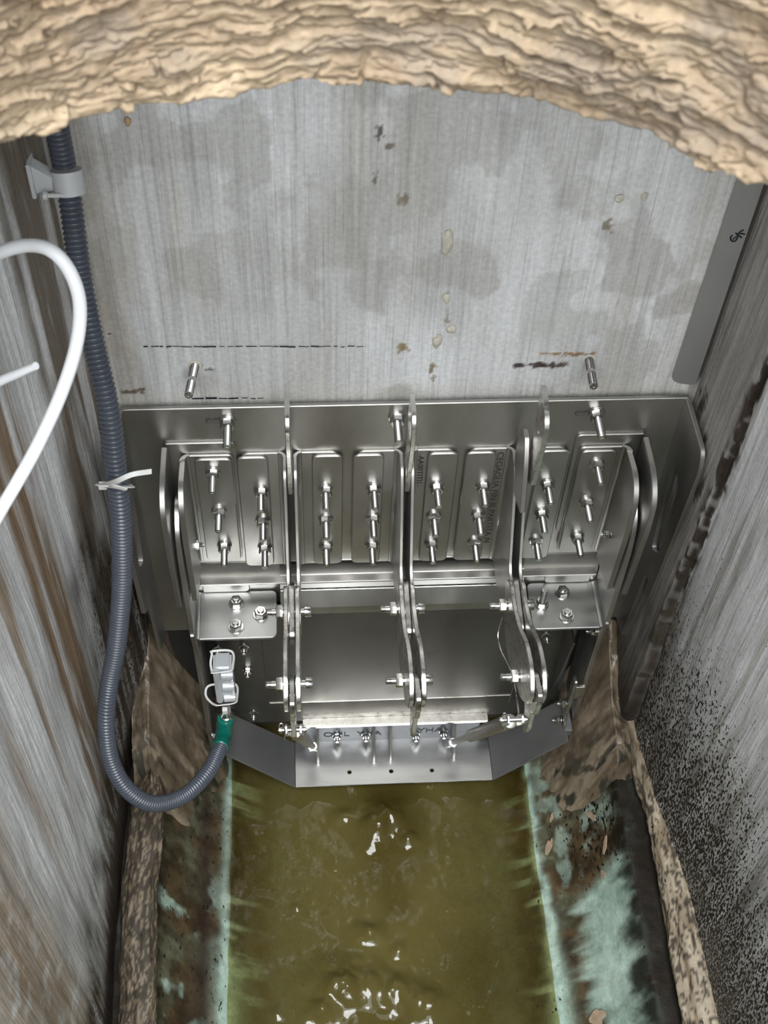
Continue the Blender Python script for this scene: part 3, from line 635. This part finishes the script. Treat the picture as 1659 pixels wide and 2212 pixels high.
# --- flap panel, crease, lower stiffener
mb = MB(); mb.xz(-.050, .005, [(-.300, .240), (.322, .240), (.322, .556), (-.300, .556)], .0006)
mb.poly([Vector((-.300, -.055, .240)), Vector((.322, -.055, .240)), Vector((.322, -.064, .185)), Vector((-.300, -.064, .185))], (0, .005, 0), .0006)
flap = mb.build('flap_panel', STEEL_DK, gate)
mb = MB(); mb.box((-.155, -.082, .187), (.190, -.058, .1935), .0012, 2); mb.poly([Vector((-.158, -.0645, .1938)), Vector((.193, -.0645, .1938)), Vector((.193, -.0590, .210)), Vector((-.158, -.0590, .210))], (0, .004, 0), .0006)
mb.build('flap_stiffener', CUT, gate)
mb = MB(); mb.box((-.218, -.0562, .2395), (.232, -.0550, .2408), 0); mb.build('crease_highlight', CUT, gate)  # thin bright strip added as the highlight along the crease
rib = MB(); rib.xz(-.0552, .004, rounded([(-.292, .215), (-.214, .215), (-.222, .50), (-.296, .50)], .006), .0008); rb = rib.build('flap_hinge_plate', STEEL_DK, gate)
mb = MB(); mb.xz(-.0285, .003, [(-.318, .535), (-.180, .535), (-.180, .602), (-.318, .602)], .0005); mb.build('rail_filler', STEEL, gate)
MB().xz(-.0285, .003, [(.210, .535), (.337, .535), (.337, .602), (.210, .602)], .0005).build('rail_filler', STEEL, gate)
for px, py in ((527, 1397), (535, 1446), (548, 1540), (470, 1402)):
    p = at(px, py, y=-.0595); put('flap_bolt', ME_SMALL, (p.x, -.0592, p.z), FW, rb, random.random())
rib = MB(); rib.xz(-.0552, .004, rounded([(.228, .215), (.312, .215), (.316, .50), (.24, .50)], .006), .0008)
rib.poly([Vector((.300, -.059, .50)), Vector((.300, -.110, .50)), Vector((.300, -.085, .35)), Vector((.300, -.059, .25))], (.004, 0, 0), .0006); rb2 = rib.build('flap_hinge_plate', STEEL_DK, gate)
for px, py in ((1180, 1372),):
    p = at(px, py, y=-.0595); put('flap_bolt', ME_SMALL, (p.x, -.0592, p.z), FW, rb2)
put('flap_bolt', ME_SMALL, (.338, -.095, .515), (-1, 0, 0), chk[1])
# lever bracket on the right cheek
mb = MB(); mb.yz(.322, .005, rounded([(-.10, .385), (-.118, .385), (-.118, .250), (-.128, .235), (-.118, .222), (-.095, .225), (-.10, .25)], .005), .0008); mb.box((.322, -.118, .33), (.340, -.112, .37), .001); lv = mb.build('lever_bracket', CUT, gate)
put('lever_bolt', ME_SMALL, (.318, -.110, .300), (-1, 0, 0), lv); put('lever_bolt', ME_SMALL, (.318, -.108, .235), (-1, 0, 0), lv)
put('cheek_bolt', ME_SMALL, (-.3195, -.108, .225), (1, 0, 0), chk[0]); put('cheek_bolt', ME_SMALL, (-.3195, -.096, .160), (1, 0, 0), chk[0])
# --- recess strip under the stiffener, reflected lettering put on as dark letters
mb = MB(); mb.xz(-.060, .004, [(-.150, .094), (.180, .094), (.180, .186), (-.150, .186)], .0005); stp = mb.build('seal_backing', BLUEGREY, gate)
mtx = lambda x, y, z: Matrix(((1, 0, 0, x), (0, 0, -1, y), (0, 1, 0, z), (0, 0, 0, 1)))
text('ONL  YHA', .024, INK, stp, mtx(-.118, -.0645, .120), 'reflected_letters', 1.0); text('YHA', .024, INK, stp, mtx(.062, -.0645, .124), 'reflected_letters', 1.0)
for px, py in ((728, 1588), (790, 1586), (898, 1586), (958, 1580)):
    p = at(px, py, y=-.066); put('seal_bolt', ME_SMALL, (p.x, -.0642, p.z - .002), FW, stp, random.random())
# --- outlet apron: flat bed with two raised sides
ZA = .1005
bed = MB(); t = .004
bed.xy(ZA, t, [(-.172, -.060), (.200, -.060), (.200, -.156), (-.172, -.156)], .0006)
bd = bed.build('outlet_apron', TRAYM, gate)
cut(bd, [MB().lathe([(.0042, -.02), (.0042, .02)], at(px, py, z=ZA), (0, 0, 1), 20).build('c', None, None, False) for px, py in ((755, 1668), (845, 1666), (933, 1664))])
for s, xa in ((-1, -.172), (1, .200)):
    xb = xa + s * .124
    mb = MB(); mb.poly([Vector((xa, -.064, ZA)), Vector((xb, -.064, ZA + .132)), Vector((xb, -.150, ZA + .132)), Vector((xa, -.156, ZA))], (s * .003, 0, -.003), .0006)
    mb.box((xb - .002, -.130, ZA + .115), (xb + .012 * 1, -.064, ZA + .135), .001)
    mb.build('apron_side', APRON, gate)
for x in (-.1285, -.0225, .009, .130):
    MB().yz(x, .0046, rounded([(-.064, ZA), (-.064, .184), (-.072, .184), (-.108, .116), (-.110, ZA)], [0, 0, .004, .008, 0]), .0006).build('apron_rib', STEEL, gate)
# --- gas dampers between the arm ends and the apron
def damper(top, bot):
    top = Vector(top); bot = Vector(bot); d = bot - top; L = d.length; u = d.normalized(); mb = MB()
    mb.lathe([(.006, .028), (.0102, .030), (.0108, .034), (.0108, L * .62), (.0100, L * .625), (.0060, L * .63), (.0060, L - .018)], top, u, 24)
    dm = mb.build('gas_damper', STEEL, gate)
    mb = MB(); mb.lathe([(.0078, L - .030), (.0085, L - .026), (.0085, L - .012), (.0055, L - .006)], top, u, 20)
    side = Vector((1, 0, 0)); mb.lathe([(.0080, -.007), (.0080, .007)], bot, side, 20); mb.build('end_eye', BOLT, dm)
    mb = MB(); w = u.cross(side).normalized()
    for s in (-1, 1):
        c0 = top + side * s * .0085
        mb.poly([c0 + w * a + u * b for a, b in rounded([(-.008, -.010), (.008, -.010), (.008, .032), (-.008, .032)], .005)], side * s * .0035, .0006)
    mb.build('clevis_fork', CUT, dm)
    mb = MB(); mb.lathe([(.0036, -.021), (.0036, .018)], top, side, 14); mb.lathe([(.0062, .013), (.0062, .0155)], top, side, 18)
    mb.lathe([(.0015, -.022), (.0048, -.020), (.0048, -.016), (.0036, -.0155)], top, side, 16)
    sweep(mb, catmull([top + Vector((-.019, 0, .004)), top + Vector((-.020, -.004, .020)), top + Vector((-.016, -.002, .024)), top + Vector((-.012, -.008, .012)), top + Vector((-.014, -.009, -.010))], .003), .0011, 7)
    mb.build('clevis_pin', BOLT, dm); return dm
damper((-.163, -.362, .705), (-.137, -.098, .145)); damper((.147, -.362, .712), (.122, -.100, .145))
# --- bolted shelves on both cheeks
for s, x0, x1, pts in ((-1, -.3135, -.190, ((510, 1298), (509, 1349), (563, 1322))), (1, .331, .222, ((1216, 1276), (1225, 1326), (1171, 1300)))):
    zt = .5725; mb = MB()
    mb.xy(zt, .005, rounded([(x0, -.034), (x1, -.034), (x1, -.124), (x0, -.124)], [0, .010, .010, .0]), .0009)
    mb.xy(zt - .0053, .004, rounded([(x0, -.034), (x1 + s * .004, -.034), (x1 + s * .004, -.122), (x0, -.122)], [0, .008, .008, 0]), .0008)
    n = 6; oc_ = []; ic = []; R = .008
    for k in range(n + 1):
        a = math.pi / 2 * k / n
        oc_.append((x0 + s * (R * math.sin(a)), zt + R - R * math.cos(a))); ic.append((x0 + s * ((R + .005) * math.sin(a)), zt + R - (R + .005) * math.cos(a)))
    mb.poly([Vector((p[0], -.034, p[1])) for p in oc_ + ic[::-1]], (0, -.090, 0), 0)
    sh = mb.build('side_shelf', TRAYM, gate)
    for k, (px, py) in enumerate(pts):
        p = at(px, py, z=zt + .008); put('shelf_bolt', ME_HEX if not (s == 1 and k == 2) else ME_STUD, (p.x, p.y, zt), (0, 0, 1), sh, .3 + k * .4)
    xa = x0 - s * .004; xb = x0 - s * .080
    MB().xz(-.030, .0055, rounded([(xa, .5735), (xb, .5735), (xb, .605), (xa, .605)], [.002, .010, .010, .002]), .0012).build('slotted_tab', STEEL, gate)
# ================================================================== WALL STUDS
def wall_stud(px, py, tx, ty, label):
    a = at(px, py, y=0); b = at(tx, ty, y=-.062); u = (b - a); L = u.length
    e = empty('anchor_stud', a, label, 'anchor stud')
    mb = MB(); pr = [(.0056, -.012)]; h = 0
    while h < L - .003:
        pr += [(.0051, h), (.0058, h + .0006)] if not (L * .45 < h < L * .55) else [(.0056, h), (.0056, h + .0006)]; h += .0013
    pr += [(.0056, L - .0015), (.0044, L), (.0020, L), (.0018, L - .001)]
    mb.lathe(pr, a, u, 18); mb.build('threaded_rod', BOLT, e)
    mb = MB(); mb.lathe([(.0090, -.004), (.0094, .0012), (.0080, .0020), (.0060, .0012)], a, (0, -1, 0), 20); mb.build('sleeve_collar', MORTAR, e)
wall_stud(421, 789, 407, 856, 'left threaded stud sticking out of the back wall above the gate')
wall_stud(1272, 776, 1283, 836, 'right threaded stud sticking out of the back wall beside rust stains')
# ================================================================== COVER STRIP
pts = [at(1448, 826, y=-.006), at(1502, 833, y=-.006), at(1648, 436, y=-.006), at(1588, 404, y=-.006)]
dl = (pts[3] - pts[0]); dr = (pts[2] - pts[1])
tl = pts[0] + dl * (.86 / dl.z); trr = pts[1] + dr * (.86 / dr.z)
o2 = rounded([(pts[0].x, pts[0].z), (pts[1].x, pts[1].z), (min(trr.x, .424), trr.z), (tl.x, tl.z)], [.016, .010, 0, 0])
strip = MB().xz(-.003, .0035, o2, .0008).build('cover_strip', GALV)
tag(strip, 'flat grey steel strip marked OK in the right back corner', 'cover strip')
def stroke(mb, P, r=.0011):
    sweep(mb, catmull([at(px, py, y=-.0071) for px, py in P], .0012), r, 6)
mb = MB()
stroke(mb, [(1582, 508), (1578, 514), (1580, 520), (1587, 521), (1592, 516), (1593, 510), (1588, 513), (1583, 517)])
stroke(mb, [(1589, 503), (1594, 508), (1602, 513)]); stroke(mb, [(1592, 508), (1600, 500), (1607, 497)]); stroke(mb, [(1597, 504), (1604, 505), (1609, 506)])
mb.build('marker_writing', INK, strip)
# pen line on the back wall
for (xa, xb, py, nm) in ((310, 790, 746, 0), (415, 570, 858, 1)):
    mb = MB(); px = xa
    while px < xb:
        l = random.uniform(5, 26); a = at(px, py + random.uniform(-1, 1), y=0); b = at(min(px + l, xb), py + random.uniform(-1, 1), y=0)
        w = random.choice((.0004, .0006, .0010)) * (1.6 if px < xa + 60 else 1)
        mb.poly([Vector((a.x, -.0022, a.z - w)), Vector((b.x, -.0022, b.z - w)), Vector((b.x, -.0022, b.z + w)), Vector((a.x, -.0022, a.z + w))], (0, -.0004, 0), 0)
        px += l + random.choice((0, 2, 4, 7))
    mb.build('pen_line', INK, wall, False)
# mortar drips on the back wall
def lump(name, mat, c, r, seed, n=(14, 9)):
    mb = MB(); rs = random.Random(seed); me = bmesh.new(); bmesh.ops.create_icosphere(me, subdivisions=3, radius=1)
    for v in me.verts:
        k = 1 + (float(fbm(np.array(v.co.x * 1.6 + seed), np.array(v.co.z * 1.6 + v.co.y), seed)) - .5) * 1.2
        v.co = Vector((v.co.x * r[0] * k, v.co.y * r[1] * k, v.co.z * r[2] * k)) + Vector(c)
    mb.add(me); return mb.build(name, mat)
for i, (px, py, r, lb) in enumerate([(966, 524, (.007, .004, .017), 'largest pale mortar drip high on the back wall'), (963, 645, (.005, .003, .008), 'small mortar drip midway down the back wall'),
        (945, 738, (.006, .003, .013), 'long mortar drip low on the back wall left of its neighbour'), (975, 712, (.006, .003, .006), 'round mortar blob right of the long drip'),
        (1391, 425, (.005, .004, .005), 'white mortar bead near the top right of the back wall'), (1338, 428, (.005, .003, .005), 'grey mortar bead left of the white bead')]):
    tag(lump('mortar_drip', MORTAR, at(px, py, y=-.001), r, i + 3), lb, 'mortar drip', 'mortar drips on the back wall')
p = at(275, 262, y=-.002); tag(lump('bark_chip', plain('tan_chip', (.42, .29, .17), .8, .2, 80, .3), p, (.004, .003, .007), 31), 'tiny tan chip stuck high on the back wall near the conduit', 'chip')
# ================================================================== CONDUIT
cp = [(112, 215, -.045), (128, 300, -.055), (150, 420, -.080), (175, 600, -.12), (205, 750, -.165), (234, 880, -.205), (249, 1000, -.235), (260, 1100, -.255), (264, 1200, -.265), (262, 1290, -.27), (251, 1400, -.28), (236, 1480, -.29), (229, 1560, -.315), (239, 1640, -.335), (272, 1702, -.35), (328, 1736, -.345), (395, 1720, -.305), (448, 1670, -.25), (476, 1615, -.185)]
P = [at(a, b, y=c) for a, b, c in cp]; P[0].z = 1.83; P[0].y = -.05
path = catmull(P, .0015); prof = [.0108, .0128, .0132, .0118]
con = empty('conduit', path[-1], 'slate grey corrugated conduit hanging down the left side and looping up', 'conduit')
sweep(MB(), path, lambda i: prof[i % 4], 22).build('corrugated_hose', HOSE, con, True, 80)
gp = [path[-3], at(483, 1585, y=-.148), at(487, 1552, y=-.140)]
sweep(MB(), catmull(gp, .002), lambda i: (.0138, .0142, .0142, .0136)[i % 4], 22).build('green_tape_collar', GREEN, con, True, 80)['label'] = 'green taped collar'
# cable tie round conduit and wing edge
tie = empty('cable_tie', at(225, 1050, y=-.20), 'white cable tie holding the conduit to the left wing', 'cable tie')
def flat(pts, w=.0030, t=.0008): return sweep(MB(), catmull(pts, .003), 0, sect=[(-t, -w), (t, -w), (t, w), (-t, w)])
c0 = at(258, 1048, y=-.247); ang = np.linspace(0, 2 * math.pi, 26)
lp = [c0 + Vector((math.cos(a) * (.0155 if math.cos(a) > 0 else .026), math.sin(a) * .0148, -math.sin(a) * .0165 - .003 * math.cos(a))) for a in ang]
sweep(MB(), [Vector(v) for v in lp], 0, sect=[(-.0008, -.0024), (.0008, -.0024), (.0008, .0024), (-.0008, .0024)]).build('tie_band', TIE, tie)
hd = at(222, 1049, y=-.245)
MB().box(tuple(hd - Vector((.005, .004, .004))), tuple(hd + Vector((.005, .004, .004))), .001).build('tie_head', TIE, tie)
flat([hd, at(250, 1040, y=-.275), at(285, 1025, y=-.28), at(327, 1018, y=-.27)]).build('tie_tail', TIE, tie)
flat([hd, at(245, 1050, y=-.272), at(272, 1058, y=-.27)]).build('tie_tail', TIE, tie)
# wall clip
pc = at(147, 392, y=-.0745); clip = empty('conduit_clip', pc, 'light grey plastic clip holding the conduit near the top left', 'conduit clip')
ax_ = (at(153, 440, y=-.083) - at(138, 350, y=-.066)).normalized(); mb = MB()
mb.lathe([(.0140, -.013), (.0172, -.013), (.0172, .013), (.0140, .013)], pc, ax_, 36); mb.build('clip_ring', CLIP, clip)
wx_ = -.425; mb = MB(); a = at(100, 372, y=-.06)
mb.poly([Vector((pc.x - .012, pc.y - .006, pc.z + .006)), Vector((pc.x - .036, pc.y - .006, pc.z + .024)), Vector((pc.x - .036, pc.y - .006, pc.z - .012)), Vector((pc.x - .014, pc.y - .006, pc.z - .008))], (0, .018, 0), .0012)
mb.box((pc.x - .040, pc.y - .010, pc.z - .016), (pc.x - .035, pc.y + .018, pc.z + .028), .0012); mb.build('clip_foot', CLIP, clip)
mb = MB(); mb.lathe([(.0012, .004), (.0026, -.004), (.0026, -.016), (.0050, -.017), (.0050, -.021)], pc + Vector((-.004, -.0185, -.004)), (1, 0, 0), 14); mb.build('clip_screw', CLIP, clip)
# ================================================================== WHITE HOSE
wp = [(-140, 640, -.30), (-60, 575, -.32), (0, 545, -.345), (60, 530, -.36), (110, 541, -.375), (150, 585, -.385), (172, 655, -.395), (165, 745, -.41), (132, 850, -.43), (82, 960, -.455), (38, 1040, -.48), (0, 1105, -.50), (-80, 1250, -.54)]
hs = sweep(MB(), catmull([at(a, b, y=c) for a, b, c in wp], .004), .0060, 20).build('white_hose', WHITE)
tag(hs, 'white plastic hose looping in from the left edge', 'hose')
cb = sweep(MB(), catmull([at(a, b, y=c) for a, b, c in [(-70, 856, -.42), (0, 823, -.425), (40, 806, -.43), (78, 790, -.435)]], .003), lambda i: .0052 - .00006 * i, 14).build('white_cable', WHITE)
tag(cb, 'short white cable end poking in at the left edge inside the hose loop', 'cable')
# ================================================================== POSITION SENSOR
sc0 = at(487, 1485, y=-.135); sen = empty('position_sensor', at(487, 1535, y=-.138), 'grey position sensor strapped to the left gate cheek above the green tape', 'sensor')
zt = at(487, 1438, y=-.135).z; zb = at(487, 1510, y=-.135).z; xm = sc0.x
mb = MB(); mb.box((xm - .016, -.140, zb), (xm + .014, -.108, zt), .004, 3)
mb.box((xm - .016, -.146, zb + .004), (xm - .006, -.136, zt - .002), .002, 2); mb.build('sensor_body', SENSOR, sen)
for k in range(3):
    z = zb + (zt - zb) * (.12 + .34 * k)
    mb = MB(); mb.lathe([(.0070, -.010), (.0080, -.009), (.0080, .009), (.0070, .010)], (xm + .006, -.139, z), (1, 0, 0), 20); mb.build('housing_rib', SENSOR, sen)
for z, dx in ((zb + .001, 0), (zt - .001, .016)):
    loop = [Vector((xm - .017, -.1475, z)), Vector((xm + .012, -.1445, z + .001)), Vector((xm + .0165, -.136, z)), Vector((xm + .0145, -.108, z)), Vector((xm - .018, -.105, z - .002)), Vector((xm - .034 + dx, -.110, z - .002)), Vector((xm - .036 + dx, -.126, z - .004)), Vector((xm - .026 + dx * .5, -.140, z - .004)), Vector((xm - .017, -.1475, z))]
    flat(loop, .0018, .0008).build('strap_band', TIE, sen)
mb = MB(); mb.box((xm - .008, -.156, zb - .015), (xm + .001, -.148, zb - .003), .001); mb.lathe([(.0016, 0), (.0012, .018)], (xm - .005, -.152, zb - .012), (-.35, -.1, -1), 8); mb.build('strap_tail', TIE, sen)
mb = MB(); mb.box((xm - .012, -.136, zb - .036), (xm + .013, -.112, zb - .001), .002); mb.build('connector_block', BLACK, sen)
ge = at(488, 1540, y=-.139); mb = MB(); mb.lathe([(.0105, 0), (.0105, .008), (.0085, .009), (.0085, .022)], ge + Vector((0, 0, -.016)), (.0, .0, 1), 20); mb.build('cable_gland', BOLT, sen)
# ================================================================== FLAKES ON THE CHANNEL SIDE
def flake(px, py, ln, wd_, ang, lb, seed):
    best = None
    for k in range(400):
        x = .44 - k * .0006; p = at(px, py, x=x); zf = arcz(p.x) if abs(p.x - XC) < .402 else .262
        if best is None or abs(p.z - zf) < best[0]: best = (abs(p.z - zf), p, zf)
    p = best[1]; nrm = Vector((XC - p.x, 0, ZC - best[2])).normalized(); u = Vector((math.cos(ang) * nrm.z, math.sin(ang), -math.cos(ang) * nrm.x)).normalized(); w = nrm.cross(u)
    rs = random.Random(seed); out = []
    for k in range(14):
        a = 2 * math.pi * k / 14; r = 1 + rs.uniform(-.25, .25); out.append(p + nrm * (.0015 + .002 * rs.random()) + u * math.cos(a) * ln * r + w * math.sin(a) * wd_ * r)
    o = MB().poly(out, nrm * .0016, 0).build('leaf_flake', FLAKE, None, True, 60); tag(o, lb, 'leaf flake', 'leaf flakes on the right channel side')
flake(1280, 1762, .016, .006, 2.3, 'longest pale flake, uppermost near the right kerb', 1)
flake(1188, 1830, .014, .007, .9, 'broad pale flake nearest the water edge', 2)
flake(1310, 1825, .016, .004, 1.1, 'thin slanted pale flake below the longest one', 3)
flake(1306, 1889, .008, .006, 2.4, 'small pale flake above the large mint green patch', 4)
flake(1194, 1768, .009, .0025, 1.0, 'sliver of pale leaf close below the gate apron side', 5)
flake(1293, 2198, .018, .013, .2, 'large round pale clod at the bottom edge of the photo', 6)
